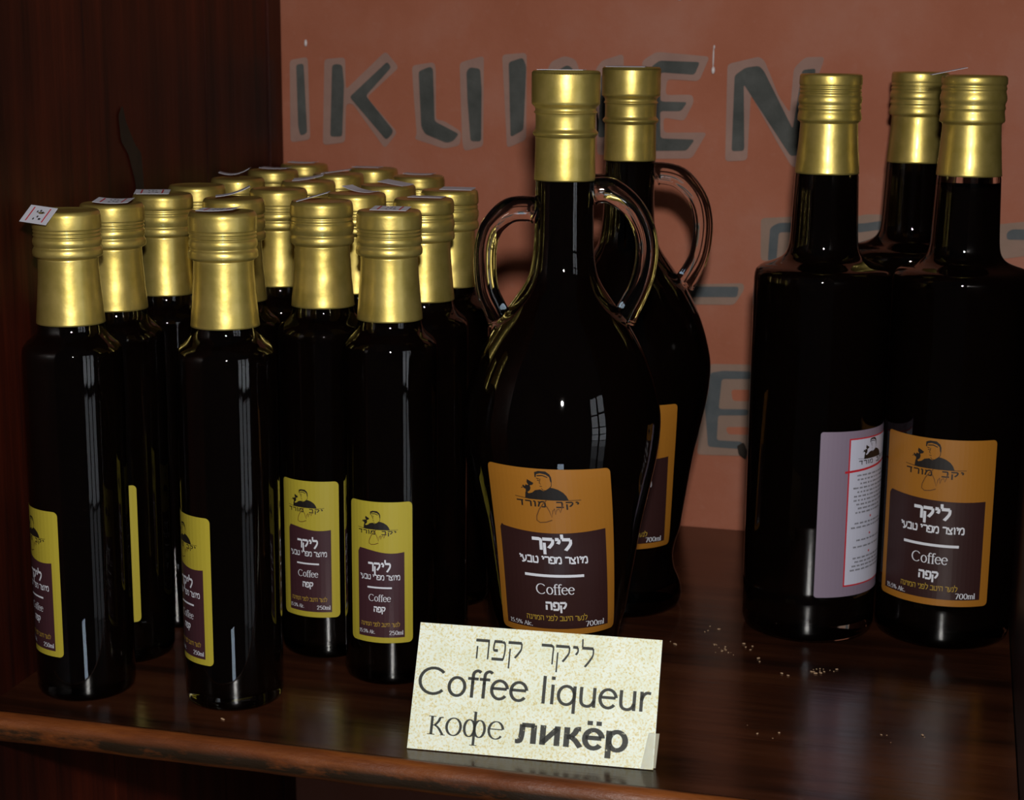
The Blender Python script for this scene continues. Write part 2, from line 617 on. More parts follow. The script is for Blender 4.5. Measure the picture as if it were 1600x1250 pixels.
def rounded_rect(x0, x1, y0, y1, r, n=5):
    out = []
    for cx, cy, a in ((x1 - r, y1 - r, 0), (x0 + r, y1 - r, 90), (x0 + r, y0 + r, 180), (x1 - r, y0 + r, 270)):
        out += [(cx + r * math.cos(R(a + 90 * k / n)), cy + r * math.sin(R(a + 90 * k / n))) for k in range(n + 1)]
    return out


def decal(name, polys, surf, mat, parent, cut=None, off=0.0):
    """flat polygons laid on a surface: surf(s, t, off) -> xyz. cut = spacing of the cuts that let them bend."""
    bm = bmesh.new()
    for q in polys:
        vs = [bm.verts.new((p[0], p[1], 0)) for p in q]
        try:
            bm.faces.new(vs)
        except ValueError:
            pass
    if cut:
        for ax in (0, 1):
            if ax == 1 and len(cut) < 2:
                break
            lo = min(v.co[ax] for v in bm.verts)
            hi = max(v.co[ax] for v in bm.verts)
            c = cut[ax]
            k = math.floor(lo / c) + 1
            while k * c < hi:
                co, no = [0, 0, 0], [0, 0, 0]
                co[ax] = k * c
                no[ax] = 1
                bmesh.ops.bisect_plane(bm, geom=bm.verts[:] + bm.edges[:] + bm.faces[:], dist=1e-7, plane_co=co, plane_no=no)
                k += 1
    bmesh.ops.triangulate(bm, faces=[f for f in bm.faces if len(f.verts) > 4])
    for f in bm.faces:
        f.normal_update()
        if f.normal.z < 0:
            f.normal_flip()
    for v in bm.verts:
        v.co = Vector(surf(v.co.x, v.co.y, off))
    me = from_bm(name, bm)
    return link_obj(name, me, mat, parent)


# ------------------------------------------------------------------ the niche: walls and shelf
SIDE = lambda y: -0.4125 - 0.01977 * (y - 0.66)
BACK = 1.0137
RIGHT = 0.0348


def prism_xy(name, poly, z0, z1):
    n = len(poly)
    v = [(x, y, z0) for x, y in poly] + [(x, y, z1) for x, y in poly]
    f = [tuple(range(n))[::-1], tuple(range(n, 2 * n))] + [(i, (i + 1) % n, n + (i + 1) % n, n + i) for i in range(n)]
    return mesh(name, v, f)


# back wall: hand-painted terracotta plaster
bm = bmesh.new()
nx_, nz_ = 40, 60
rnd = random.Random(3)
gv = [[bm.verts.new((-0.46 + 0.56 * i / nx_, BACK + 0.0006 + 0.0006 * math.sin(i * .7 + j * .31) * math.sin(j * .23), -0.5 + 1.0 * j / nz_)) for i in range(nx_ + 1)] for j in range(nz_ + 1)]
for j in range(nz_):
    for i in range(nx_):
        bm.faces.new((gv[j][i], gv[j][i + 1], gv[j + 1][i + 1], gv[j + 1][i]))
r_ = bmesh.ops.extrude_face_region(bm, geom=bm.faces[:])
for v in [g for g in r_['geom'] if isinstance(g, bmesh.types.BMVert)]:
    v.co.y = BACK + 0.06
bmesh.ops.recalc_face_normals(bm, faces=bm.faces[:])
wall_back = structure('wall_back', from_bm('wall_back', bm, False), M['plaster'])

# hand-painted letters: pinkish-grey outline with a dark stroke (x, z in tenths of a millimetre)
W = [
('h',[(-4142,2815),(-4021,2836),(-4013,2325),(-4147,2304)]),
('d',[(-4097,2788),(-4047,2795),(-4031,2365),(-4077,2347),(-4091,2405)]),
('h',[(-3911,2823),(-3773,2835),(-3772,2638),(-3508,2875),(-3422,2777),(-3633,2593),(-3435,2382),(-3518,2280),(-3729,2554),(-3771,2549),(-3780,2313),(-3929,2292)]),
('d',[(-3858,2783),(-3836,2794),(-3791,2789),(-3780,2673),(-3797,2349),(-3877,2346)]),
('d',[(-3745,2593),(-3496,2812),(-3470,2777),(-3638,2602),(-3461,2395),(-3469,2369),(-3507,2333),(-3673,2514)]),
('h',[(-3338,2790),(-3198,2811),(-3185,2776),(-3184,2463),(-3135,2459),(-3021,2394),(-3031,2310),(-3133,2287),(-3217,2313),(-3324,2343),(-3309,2374),(-3330,2638)]),
('d',[(-3294,2755),(-3217,2785),(-3201,2768),(-3191,2454),(-3035,2380),(-3072,2336),(-3114,2323),(-3253,2375),(-3278,2419)]),
('h',[(-3033,2810),(-2879,2853),(-2882,2307),(-3004,2275),(-3017,2341)]),
('d',[(-2988,2758),(-2965,2783),(-2901,2775),(-2891,2655),(-2893,2338),(-2961,2337),(-2981,2586)]),
('h',[(-2765,2860),(-2611,2873),(-2610,2353),(-2731,2300),(-2735,2382)]),
('d',[(-2722,2816),(-2634,2844),(-2611,2793),(-2626,2412),(-2707,2367)]),
('h',[(-2505,2720),(-2459,2822),(-2375,2857),(-2307,2835),(-2240,2640),(-2175,2560),(-2150,2420),(-2230,2330),(-2300,2440),(-2400,2640)]),
('d',[(-2429,2720),(-2410,2775),(-2356,2804),(-2320,2778),(-2270,2640),(-2190,2500),(-2175,2420),(-2225,2390),(-2290,2520),(-2370,2690)]),
('h',[(-2188,2775),(-2149,2831),(-2018,2872),(-2015,2793),(-2079,2274),(-2167,2273)]),
('d',[(-2151,2747),(-2081,2756),(-2118,2378),(-2162,2378)]),
('h',[(-1907,2830),(-1821,2885),(-1503,2860),(-1562,2717),(-1752,2727),(-1761,2634),(-1599,2639),(-1589,2597),(-1644,2484),(-1769,2503),(-1764,2413),(-1505,2420),(-1593,2264),(-1834,2257)]),
('d',[(-1849,2797),(-1801,2834),(-1559,2828),(-1589,2754),(-1791,2766),(-1789,2596),(-1627,2595),(-1664,2541),(-1789,2540),(-1782,2380),(-1576,2377),(-1623,2311),(-1854,2304)]),
('h',[(-1398,2818),(-1213,2863),(-1180,2836),(-1091,2634),(-1024,2542),(-1012,2798),(-950,2862),(-836,2865),(-873,2743),(-914,2238),(-998,2227),(-1094,2375),(-1255,2643),(-1263,2262),(-1393,2252)]),
('d',[(-1353,2754),(-1290,2799),(-1212,2810),(-1183,2781),(-1003,2450),(-962,2789),(-884,2798),(-953,2302),(-1009,2292),(-1298,2703),(-1281,2318),(-1356,2313)]),
('h',[(-1493,980),(-1443,1031),(-1186,1041),(-1146,474),(-1508,460),(-1489,722)]),
('d',[(-1440,977),(-1364,994),(-1191,999),(-1190,953),(-1369,943),(-1382,756),(-1203,765),(-1202,727),(-1384,716),(-1387,560),(-1232,562),(-1220,514),(-1440,516),(-1467,769)]),
('o',[(-1311,880),(-1128,888),(-1126,817),(-1299,811)]),
('o',[(-1335,646),(-1134,659),(-1132,608),(-1323,601)]),
('h',[(-1608,1510),(-1259,1533),(-1253,1494),(-1310,1398),(-1570,1390)]),
('d',[(-1572,1499),(-1285,1511),(-1293,1447),(-1571,1436)]),
('h',[(-1170,1925),(-771,1955),(-700,1878),(-694,1686),(-1161,1671)]),
('d',[(-1113,1870),(-1064,1901),(-804,1911),(-803,1855),(-1060,1845),(-1068,1673),(-1119,1672)]),
('h',[(-685,1930),(-567,1967),(-456,1969),(-450,1805),(-680,1782)]),
('d',[(-701,1904),(-565,1915),(-464,1934),(-462,1883),(-580,1863),(-699,1852)]),
('h',[(137,1928),(364,1958),(374,1763),(147,1723)]),
('d',[(234,1888),(261,1909),(367,1911),(370,1851),(236,1849)]),
]


def soften(poly, r):
    """round the corners of a painted outline."""
    out = []
    n = len(poly)
    for i in range(n):
        p, a, b = Vector(poly[i]), Vector(poly[i - 1]), Vector(poly[(i + 1) % n])
        la, lb = (a - p).length, (b - p).length
        ra, rb = min(r, la * .4), min(r, lb * .4)
        q0, q1 = p + (a - p) * ra / max(la, 1e-6), p + (b - p) * rb / max(lb, 1e-6)
        for t in (0, .33, .67, 1):
            out.append(tuple((1 - t) ** 2 * q0 + 2 * t * (1 - t) * p + t * t * q1))
    return out


def wall_surf(s, t, off):
    return (s, BACK - off, t)


for kind, pts in W:
    poly = soften([(x / 1e4, z / 1e4) for x, z in pts], {'h': .0025, 'd': .0018, 'o': .002}[kind])
    nm, mt, off = {'h': ('letter_outline', 'paint_halo', 0.0004), 'd': ('letter_stroke', 'paint_dark', 0.0010), 'o': ('letter_gap', 'plaster', 0.0007)}[kind]
    if kind != 'o' and pts[0][1] < 2100:
        mt += '_low'
    decal(nm, [poly], wall_surf, M[mt], wall_back, (0.02, 0.02), off)
for (x, z, r, h) in ((-.1480, .2782, .0011, .0022), (-.1481, .2855, .0005, .0060), (-.1478, .2915, .0006, .0012), (-.4031, .2920, .0010, .0022),
                     (-.1690, .3190, .0012, .001), (-.2050, .1330, .0008, .001), (-.1160, .1620, .0007, .001)):
    bm = bmesh.new()
    bmesh.ops.create_uvsphere(bm, u_segments=10, v_segments=6, radius=1)
    for v in bm.verts:
        v.co = Vector((x + v.co.x * r, BACK - .0008 + v.co.y * .0009, z + v.co.z * h))
    link_obj('paint_drip', from_bm('paint_drip', bm, True), M['paint_drip'], wall_back)
decal('dark_scar', [soften([(-.1262, .0535), (-.1222, .0560), (-.1195, .0500), (-.1205, .0450), (-.1250, .0480)], .001)], wall_surf, M['knot'], wall_back, None, .0016)

# left side: upright mahogany planks
wl = structure('wall_left', prism_xy('wall_left', [(SIDE(.50) - .006, .50), (SIDE(BACK) - .006, BACK), (-0.46, BACK), (-0.46, .50)], -0.5, 0.5), M['wood_side'])
joints = [.50, .5965, .678, .754, .814, .8955, .972, .992, BACK - .0006]
for i, (a, b) in enumerate(zip(joints[:-1], joints[1:])):
    g = .00035
    d = (0, .0004, 0, .0002, .0, .0004, -.0012, 0)[i]
    p = prism_xy('plank', [(SIDE(a) + d, a + g), (SIDE(b) + d, b - g), (SIDE(b) - .006, b - g), (SIDE(a) - .006, a + g)], -0.5, 0.5)
    link_obj('plank', p, M['wood_side'], wl)
# the dark filled crack beside one joint
crack = [(.786, .256), (.791, .261), (.7945, .252), (.8040, .240), (.8100, .236), (.8118, .222), (.8112, .205), (.8130, .190), (.8125, .150), (.8070, .150), (.8055, .195), (.8020, .222), (.7955, .236), (.7880, .243)]
decal('filled_crack', [soften(crack, .002)], lambda s, t, off: (SIDE(s) + off, s, t), M['knot'], wl, None, .0009)

# right side panel
wr = structure('wall_right', box_mesh('wall_right', RIGHT, RIGHT + .02, .612, BACK - .0006, -0.5, 0.5), M['wood_side'])
# the board that closes the niche above the picture, and the bottom one below
structure('ceiling', box_mesh('ceiling', -.43, RIGHT - .0004, .62, BACK - .0006, .462, .478), M['wood_side'])
structure('floor', box_mesh('floor', -.43, RIGHT - .0004, .58, BACK - .0006, -.40, -.384), M['wood_side'])

# the shelf: three long boards and a rounded front edging
shelf = empty('wooden_shelf', (0, .8, -0.014), 0, 'dark polished mahogany shelf with worn rounded front edge carrying all the bottles', 'shelf')
FRONT = .6275


def shelf_part(name, me, mat):
    o = link_obj(name, me, mat, shelf)
    o.matrix_parent_inverse = Matrix.Translation((0, -.8, 0.014))
    return o


xl = lambda y: SIDE(y) + .0006
for (a, b) in ((FRONT + .004, .6929), (.69305, .7568), (.75695, .8600), (.86015, BACK - .0008)):
    me = prism_xy('board', [(xl(a), a), (RIGHT - .0006, a), (RIGHT - .0006, b), (xl(b), b)], -.0140, 0.0)
    bm = bmesh.new()
    bm.from_mesh(me)
    bmesh.ops.recalc_face_normals(bm, faces=bm.faces[:])
    bm.to_mesh(me)
    bm.free()
    shelf_part('board', me, M['wood_shelf'])
prof = []
for k in range(13):
    a = R(90 + 180 * k / 12)
    prof.append((FRONT + .0045 + .0062 * math.cos(a) * 1.0, -.0070 + .0070 * math.sin(a) + .0002))
bm = bmesh.new()
secs = []
N = 90
for i in range(N + 1):
    x = xl(.62) + (RIGHT - .0006 - xl(.62)) * i / N
    wob = .00025 * math.sin(i * .9) + .0002 * math.sin(i * .37 + 1)
    secs.append([bm.verts.new((x, y - (wob if y < FRONT + .003 else 0), z)) for y, z in prof])
for i in range(N):
    for k in range(len(prof) - 1):
        bm.faces.new((secs[i][k], secs[i][k + 1], secs[i + 1][k + 1], secs[i + 1][k]))
    bm.faces.new((secs[i][-1], secs[i][0], secs[i + 1][0], secs[i + 1][-1]))
bm.faces.new(secs[0][::-1])
bm.faces.new(secs[-1])
bmesh.ops.recalc_face_normals(bm, faces=bm.faces[:])
e = shelf_part('front_edging', from_bm('front_edging', bm, True), M['wood_edge'])
e['label'] = 'worn orange-brown rounded front edging'

# crumbs of plaster fallen on the shelf
bm = bmesh.new()
rnd = random.Random(12)
spots = [(-.1135, .826, 4), (-.1260, .800, 4), (-.1050, .802, 9), (-.1020, .795, 6), (-.0930, .803, 4), (-.0560, .7815, 10), (-.0480, .784, 4), (-.0600, .83, 3), (-.0520, .832, 2),
         (-.0840, .79, 2), (-.0200, .7100, 3), (-.0040, .7150, 2), (-.1450, .72, 2), (-.3000, .6500, 2), (-.3330, .7300, 3), (-.330, .742, 2), (-.080, .700, 2), (-.062, .700, 2), (-.070, .772, 2)]
for (cx, cy, n) in spots:
    for k in range(n):
        s = rnd.uniform(.0002, .0007)
        m = Matrix.Translation((cx + rnd.gauss(0, .0025), cy + rnd.gauss(0, .003), s * .55)) @ Matrix.Rotation(rnd.uniform(0, 6), 4, 'Z') @ Matrix.Diagonal((s * rnd.uniform(.8, 1.8), s, s * .6, 1))
        bmesh.ops.create_icosphere(bm, subdivisions=1, radius=1, matrix=m)
cr = link_obj('plaster_crumbs', from_bm('plaster_crumbs', bm), M['crumb'])
cr['kind'] = 'stuff'
cr['label'] = 'pale plaster crumbs and dust scattered on the bare shelf in front of the tall bottles'
cr['category'] = 'crumbs'


# ------------------------------------------------------------------ labels
def emblem(cx, base, w):
    """the man raising a glass above the winery's name; returns black and brown polygons. w = width of the name."""
    f = lambda pts: [(cx + (x - 490) / 325.0 * w, base - (y - 372) / 325.0 * w) for x, y in pts]
    torso = f([(380, 372), (384, 338), (392, 330), (400, 344), (420, 338), (436, 324), (462, 318), (480, 326), (500, 318), (514, 306), (528, 308), (552, 316), (576, 332), (590, 350), (599, 372)])
    hair = f([(441, 254), (441, 228), (462, 220), (498, 221), (517, 236), (524, 252), (525, 278), (518, 276), (514, 250), (498, 238), (470, 232), (450, 238), (447, 254)])
    cap2 = f([(452, 243), (480, 240), (506, 250), (505, 255), (480, 246), (452, 249)])
    hand = f([(371, 304), (378, 300), (384, 308), (390, 296), (398, 300), (410, 296), (414, 312), (410, 326), (398, 336), (386, 332), (388, 322), (376, 316)])
    glass = f([(399, 268), (432, 286), (426, 296), (412, 300), (402, 296), (396, 284)])
    st = lambda pts, t: ribbon(f(pts), t * w, t * w)
    black = [torso, hair, cap2, hand, glass]
    black += st([(448, 258), (462, 262)], .006) + st([(452, 268), (462, 272)], .006) + st([(468, 260), (462, 284), (468, 290)], .005)
    black += st([(462, 300), (474, 302)], .005) + st([(470, 312), (478, 322), (492, 322), (514, 306)], .005)
    black += st([(365, 318), (372, 312)], .006) + st([(522, 276), (521, 296), (512, 308)], .005)
    black += st([(325, 364), (400, 372), (600, 374), (662, 372)], .0045)
    name = place(text('יקב מורד', (.075, .12), track=.12, space=.7), cx, base - .125 * w, .092 * w, w * .98)
    sig = st([(488, 376), (470, 395), (448, 425), (432, 462), (430, 486), (446, 498), (478, 494), (508, 482)], .008)
    sig += st([(484, 405), (497, 430), (508, 468), (516, 430), (524, 418), (528, 452), (536, 424), (546, 420), (552, 440), (560, 418), (570, 392)], .007)
    return black + name, sig


def front_label(par, surf, wd, ht, z0, kind, small):
    """the front label; s runs over the width, t up from z0."""
    w2 = wd / 2
    cut = (.0022, .0035) if kind == 'amphora' else (.0022,)
    paper = 'yellow' if small else 'ochre'
    lab = decal('label', [rounded_rect(-w2, w2, z0, z0 + ht, .0022)], surf, M[paper], par, cut, .00012)
    ux = lambda u: (u - .5) * wd
    vz = lambda v: z0 + v * ht
    if small:
        p0, p1, ptop, wave = .155, .872, .655, .014
    else:
        p0, p1, ptop, wave = .065, .925, .635, .018
    panel = [(ux(p0), vz(.04)), (ux(p1), vz(.04))]
    for k in range(25):
        u = p1 + (p0 - p1) * k / 24
        q = (u - p0) / (p1 - p0)
        if small:
            v = ptop + wave * math.cos(q * 4.19)
        elif kind == 'amphora':
            v = ptop - wave * 1.1 * math.sin(q * math.pi) * .9 + .004
        else:
            v = ptop + wave * (.9 - 2.1 * q + 1.2 * q ** 3)
        panel.append((ux(u), vz(v)))
    panel[-1] = (ux(p0 + .0), vz(ptop - .012))
    panel.insert(-1, (ux(p0 + .02), vz(ptop + (.010 if not small else .004))))
    decal('dark_panel', [panel], surf, M['plum' if small else 'plum_dark'], lab, cut, .00022)
    logo_w = .60 * wd if small else .49 * wd
    k_, s_ = emblem(ux(.46 if small else .49), vz(.807 if small else .822), logo_w)
    decal('portrait_emblem', k_, surf, M['black'], lab, cut, .00022)
    decal('signature', s_, surf, M['brownink'], lab, None, .00030)
    T = []
    C = ux(.50 if small else .495)
    if small:
        rows = [('ליקר', .510, .060, .35, (.08, .125)), ('מיוצר מפרי טבעי', .452, .034, .62, (.065, .10)), ('קפה', .222, .036, .18, (.10, .14))]
    else:
        rows = [('ליקר', .520, .068, .31, (.09, .14)), ('מיוצר מפרי טבעי', .440, .040, .54, (.085, .12)), ('קפה', .158, .046, .165, (.10, .14))]
    for s, v, h, w, pen in rows:
        T += place(text(s, pen), C, vz(v), h * ht, w * wd)
    by, bh = (.396, .006) if small else (.365, .008)
    bw = .37 if small else .46
    T.append([(C - bw / 2 * wd, vz(by - bh)), (C + bw / 2 * wd, vz(by - bh)), (C + bw / 2 * wd, vz(by + bh)), (C - bw / 2 * wd, vz(by + bh))])
    T += place(text('Coffee', (.062, .028), True), C, vz(.297 if small else .252), (.050 if small else .064) * ht, (.34 if small else .30) * wd)
    T += place(text('15.5% Alc.', (.065, .035), True), ux(.30 if small else .20), vz(.064 if small else .050), (.026 if small else .026) * ht, (.27 if small else .21) * wd)
    T += place(text('250ml' if small else '700ml', (.065, .035), True), ux(.745 if small else .80), vz(.060 if small else .048), (.030 if small else .034) * ht, (.21 if small else .17) * wd)
    decal('lettering', T, surf, M['white'], lab, cut, .00032)
    decal('gold_lettering', place(text('לנער היטב לפני המזיגה', (.06, .08)), C, vz(.118 if small else .092), (.026 if small else .028) * ht, (.60 if small else .48) * wd), surf, M['goldink'], lab, None, .00032)
    return lab


def back_label(par, surf, wd, ht, z0):
    w2 = wd / 2
    cut = (.0022,)
    lab = decal('back_label', [rounded_rect(-w2, w2, z0, z0 + ht, .0015)], surf, M['grey'], par, cut, .00012)
    lab['label'] = 'grey-violet back label with white text column'
    ux = lambda u: (u - .5) * wd
    vz = lambda v: z0 + v * ht
    a, b = .245, .80
    decal('red_border', [[(ux(a), vz(.06)), (ux(b), vz(.06)), (ux(b), vz(.955)), (ux(a), vz(.955))]], surf, M['red'], lab, cut, .00020)
    decal('white_column', [[(ux(a + .012), vz(.069)), (ux(b - .012), vz(.069)), (ux(b - .012), vz(.947)), (ux(a + .012), vz(.947))]], surf, M['pale'], lab, cut, .00027)
    k_, s_ = emblem(ux(.52), vz(.825), .36 * wd)
    decal('portrait_emblem', k_, surf, M['black'], lab, cut, .00036)
    red = ribbon([(ux(a - .03), vz(.756)), (ux(.42), vz(.764)), (ux(.62), vz(.775)), (ux(b - .02), vz(.788))], .00035, .00055)
    for v in (.470, .365, .255):
        red.append([(ux(.52) + .0006 * math.cos(k * .785), vz(v) + .0006 * math.sin(k * .785)) for k in range(8)])
    decal('red_marks', red, surf, M['red'], lab, cut, .00036)
    rnd = random.Random(5)
    T = []
    rows = [.725, .700, .675, .650, .625, .600, .575, .550, .525, .500, .435, .410, .330, .290, .222 + .0, .198, .174, .150]
    for v in rows:
        w = rnd.uniform(.30, .44)
        x = .52 - w / 2 + rnd.uniform(-.02, .02)
        while x < .52 + w / 2:
            l = rnd.uniform(.022, .06)
            # words too small to read: short strokes on one line
            n = max(2, int(l / .011))
            for k in range(n):
                xx = x + k * .011
                T.append([(ux(xx), vz(v)), (ux(xx + .0065), vz(v)), (ux(xx + .0065), vz(v + .010)), (ux(xx), vz(v + .010))])
            x += n * .011 + .012
    decal('fine_print', T, surf, M['black'], lab, None, .00036)
    return lab


def cyl_surf(r, rot=0.0):
    def f(s, t, off):
        a = -math.pi / 2 + rot + s / r
        return ((r + off) * math.cos(a), (r + off) * math.sin(a), t)
    return f


# ------------------------------------------------------------------ bottles
def offset_profile(prof, d):
    return [(max(r - d, 0.0), z) for r, z in prof]


# --- small 250 ml bottle
SR = .0220
SMALL_GLASS = smooth_profile([(0, .0012), (.0150, .0010, 1), (.0186, 0.0, 1), (.0200, .0004), (.0214, .0018), (SR, .0046, 1), (SR, .1540, 1), (.0219, .1566), (.0213, .1590), (.0197, .1612),
                              (.0172, .1634), (.0154, .1656), (.0146, .1685), (.0142, .1720, 1), (.0126, .1960, 1), (.0120, .2020, 1), (0, .2020)], 3)
SMALL_LIQ = smooth_profile([(0, .0058), (.0170, .0058, 1), (.0192, .0075), (.0200, .0105, 1), (.0200, .1520, 1), (.0198, .1548), (.0186, .1578), (.0160, .1608), (.0139, .1640), (.0128, .1690, 1), (.0120, .1800, 1), (0, .1800)], 3)
SMALL_SLEEVE = smooth_profile([(.0147, .1697, 1), (.0150, .1697, 1), (.0146, .1740), (.0139, .1820), (.0133, .1900), (.0130, .1965), (.0130, .1995, 1), (.0120, .1995, 1)], 4)


def cap_profile(kind, top):
    """screw cap, r and height below the top."""
    if kind == 'many':
        p = [(0, .0012), (.0105, .0010), (.0128, .0004), (.0138, .0005), (.01445, .0015), (.01475, .0030), (.0148, .0078), (.0144, .0086), (.0147, .0094), (.0143, .0102), (.0147, .0110), (.0143, .0118),
             (.0147, .0126), (.0149, .0140), (.0146, .0152), (.0143, .0160), (.0149, .0172), (.0151, .0186), (.0149, .0198), (.0141, .0205), (.0131, .0209), (.0131, .0216)]
    elif kind == 'few':
        p = [(0, .0012), (.0105, .0010), (.0128, .0004), (.0138, .0005), (.01445, .0015), (.01475, .0030), (.0148, .0068), (.0142, .0078), (.0146, .0090), (.0144, .0100), (.0149, .0112), (.0151, .0132),
             (.0147, .0150), (.0144, .0160), (.0149, .0170), (.0151, .0184), (.0149, .0198), (.0141, .0205), (.0131, .0209), (.0131, .0216)]
    return [(r, top - d) for r, d in smooth_profile(p, 3)]


S_meshes = {
    'glass': lathe('glass', SMALL_GLASS, 80),
    'liqueur': lathe('liqueur', SMALL_LIQ, 64),
    'sleeve': [lathe('foil_sleeve', SMALL_SLEEVE, 64, None, d, s) for d, s in ((.00003, 1), (.00010, 2), (.00006, 5))],
    'cap': [lathe('screw_cap', cap_profile(k, .2193), 96, (.2193 - .0078, .2193 - .0030, .00018), d, s) for k, d, s in (('many', .00004, 1), ('few', .00006, 2), ('many', .00009, 4), ('few', .00003, 7))],
}
for m_ in (S_meshes['glass'],):
    m_.materials.append(M['glass'])
S_meshes['liqueur'].materials.append(M['liqueur'])
for m_ in S_meshes['sleeve'] + S_meshes['cap']:
    m_.materials.append(M['gold'])


def price_sticker(par, top, rz_root, ox, oy, rz, tilt_x, tilt_y, lift, sx=.0170, sy=.0095, bend=.0, bars=True):
    """white price sticker on the cap; offsets and angles in world axes."""
    m = (Matrix.Rotation(-rz_root, 4, 'Z') @ Matrix.Translation((ox, oy, top + lift + .0002)) @ Matrix.Rotation(R(rz), 4, 'Z')
         @ Matrix.Rotation(R(tilt_y), 4, 'Y') @ Matrix.Rotation(R(tilt_x), 4, 'X'))

    def surf(s, t, off):
        z = bend * ((s / (sx / 2)) ** 2) + off
        return m @ Vector((s, t, z))
    o = decal('price_sticker', [[(-sx / 2, -sy / 2), (sx / 2, -sy / 2), (sx / 2, sy / 2), (-sx / 2, sy / 2)]], surf, M['sticker'], par, (.0024,), 0)
    md = o.modifiers.new('thickness', 'SOLIDIFY')
    md.thickness = .00016
    md.offset = -1
    if bars:
        pr = []
        for s in (-.30, .30):
            pr.append([((s - .022) * sx, -sy * .40), ((s + .022) * sx, -sy * .40), ((s + .022) * sx, sy * .40), ((s - .022) * sx, sy * .40)])
        decal('red_bar', pr, surf, M['red'], o, (.0024,), .00012)
        pk = []
        for k, (s, t, l) in enumerate(((-.12, .12, .05), (-.02, .18, .06), (.08, .10, .05), (.0, -.16, .05), (.10, -.28, .08), (-.10, -.3, .05))):
            pk.append([(s * sx, t * sy), ((s + l) * sx, t * sy), ((s + l) * sx, (t + .10) * sy), (s * sx, (t + .10) * sy)])
        decal('stamped_price', pk, surf, M['black'], o, None, .00012)
    return o


def small_parts(root, idx, labels_from=None):
    link_obj('glass', S_meshes['glass'], None, root)
    link_obj('liqueur', S_meshes['liqueur'], None, root)
    link_obj('foil_sleeve', S_meshes['sleeve'][idx % 3], None, root)
    link_obj('screw_cap', S_meshes['cap'][idx % 4], None, root)
    if labels_from is None:
        return front_label(root, cyl_surf(SR), .0312, .0672, .0215, 'round', True)
    c = labels_from.copy()
    COL.objects.link(c)
    c.parent = root
    for ch in labels_from.children:
        d = ch.copy()
        COL.objects.link(d)
        d.parent = c
    return c


GS = 'small 250 ml coffee liqueur bottles'
# key: x, y, label angle relative to the camera, label, variant, sticker (ox, oy, rz, tilt_x, tilt_y, lift, bend, bars)
SMALL = [
    ('A', -0.3798, 0.6696, -67, 'front small bottle beside the left wooden side, sticker hanging off its cap', 0, (-.0056, -.0136, -20, 44, 2, -.0014, 0, True)),
    ('B', -0.3096, 0.6779, -65, 'front small bottle nearest the shelf edge, left of the gap, yellow label half turned away', 2, (-.001, -.002, 4, 2, -3, .0006, .0004, True)),
    ('C', -0.2509, 0.7277, -15, 'front small bottle with fully visible yellow label just left of the cream card', 0, (.000, .002, 3, 6, 0, .0004, 0, True)),
    ('D', -0.2929, 0.7525, -25, 'small bottle with second whole yellow label left of the card, curled sticker on cap', 1, (-.004, -.002, 14, 0, -16, .0016, 0, False)),
    ('E', -0.3837, 0.7185, -25, 'small bottle by the left wooden side, second from front, thin strip of yellow label showing', 2, (.002, -.002, 8, 8, 0, .0008, .0006, True)),
    ('F', -0.3838, 0.7710, -50, 'third small bottle along the left wooden side, square sticker with red line on its cap', 3, (-.006, .001, 20, 8, 0, .0004, 0, True)),
    ('G', -0.3411, 0.7602, -50, 'small bottle directly behind the front shelf-edge bottle, long lifted sticker on its cap', 1, (.000, .000, 24, 0, -16, .0022, .001, False)),
    ('H', -0.3420, 0.8181, -30, 'small bottle with bare gold cap in the third row, left of the curled-sticker bottle', 2, None),
    ('I', -0.2544, 0.7895, -60, 'small bottle with creased foil neck right behind the bottle next to the cream card', 3, (.001, .002, 2, 0, 0, .0004, 0, False)),
    ('J', -0.2571, 0.8414, -40, 'rightmost small bottle, nearest the handled bottle, flat sticker at the right of its cap', 1, (.004, .001, 2, 4, 0, .0004, 0, False)),
    ('K', -0.3908, 0.8249, -20, 'fourth small bottle along the left wooden side, bare gold cap half hidden', 0, None),
    ('L', -0.2951, 0.8064, -35, 'small bottle in the middle of the cluster with a folded sticker across its cap top', 0, (.002, .001, -14, 0, 8, .0010, .001, False)),
    ('M', -0.2970, 0.8601, 0, 'small bottle behind the middle of the cluster, sticker slanting right on its cap', 2, (.004, .001, -16, 4, 6, .0008, 0, False)),
    ('N', -0.3460, 0.8695, -30, 'small bottle left of the cluster centre, wide sticker rising to the right on its cap', 3, (.000, .001, 14, 4, -10, .0012, .0006, False)),
    ('O', -0.3011, 0.9254, 10, 'small bottle at the right of the back rows against the terracotta wall', 1, (.000, .001, 4, 0, 0, .0006, .0004, False)),
    ('P', -0.3496, 0.9250, -20, 'small bottle third from the wooden corner in the back rows, sticker rising right', 0, (-.001, .000, 14, 0, -8, .0010, 0, False)),
    ('Q', -0.3445, 0.9711, 0, 'hindmost small bottle right of the wooden corner, flat sticker at left of its cap', 2, (-.004, .001, 2, 0, 0, .0004, 0, False)),
    ('R', -0.3954, 0.9385, -10, 'small bottle second from the back along the left wooden side', 3, (.001, .001, 4, 0, 0, .0006, .0004, False)),
    ('S', -0.3964, 0.9900, 0, 'hindmost small bottle in the corner where the wooden side meets the terracotta wall', 1, (-.001, .001, 4, 0, 0, .0006, .0004, False)),
    ('T', -0.3897, 0.8750, -10, 'fifth small bottle along the left wooden side, sticker bent up like a wing', 2, (-.001, -.001, 18, 0, -8, .0020, .0022, False)),
]
first_label = None
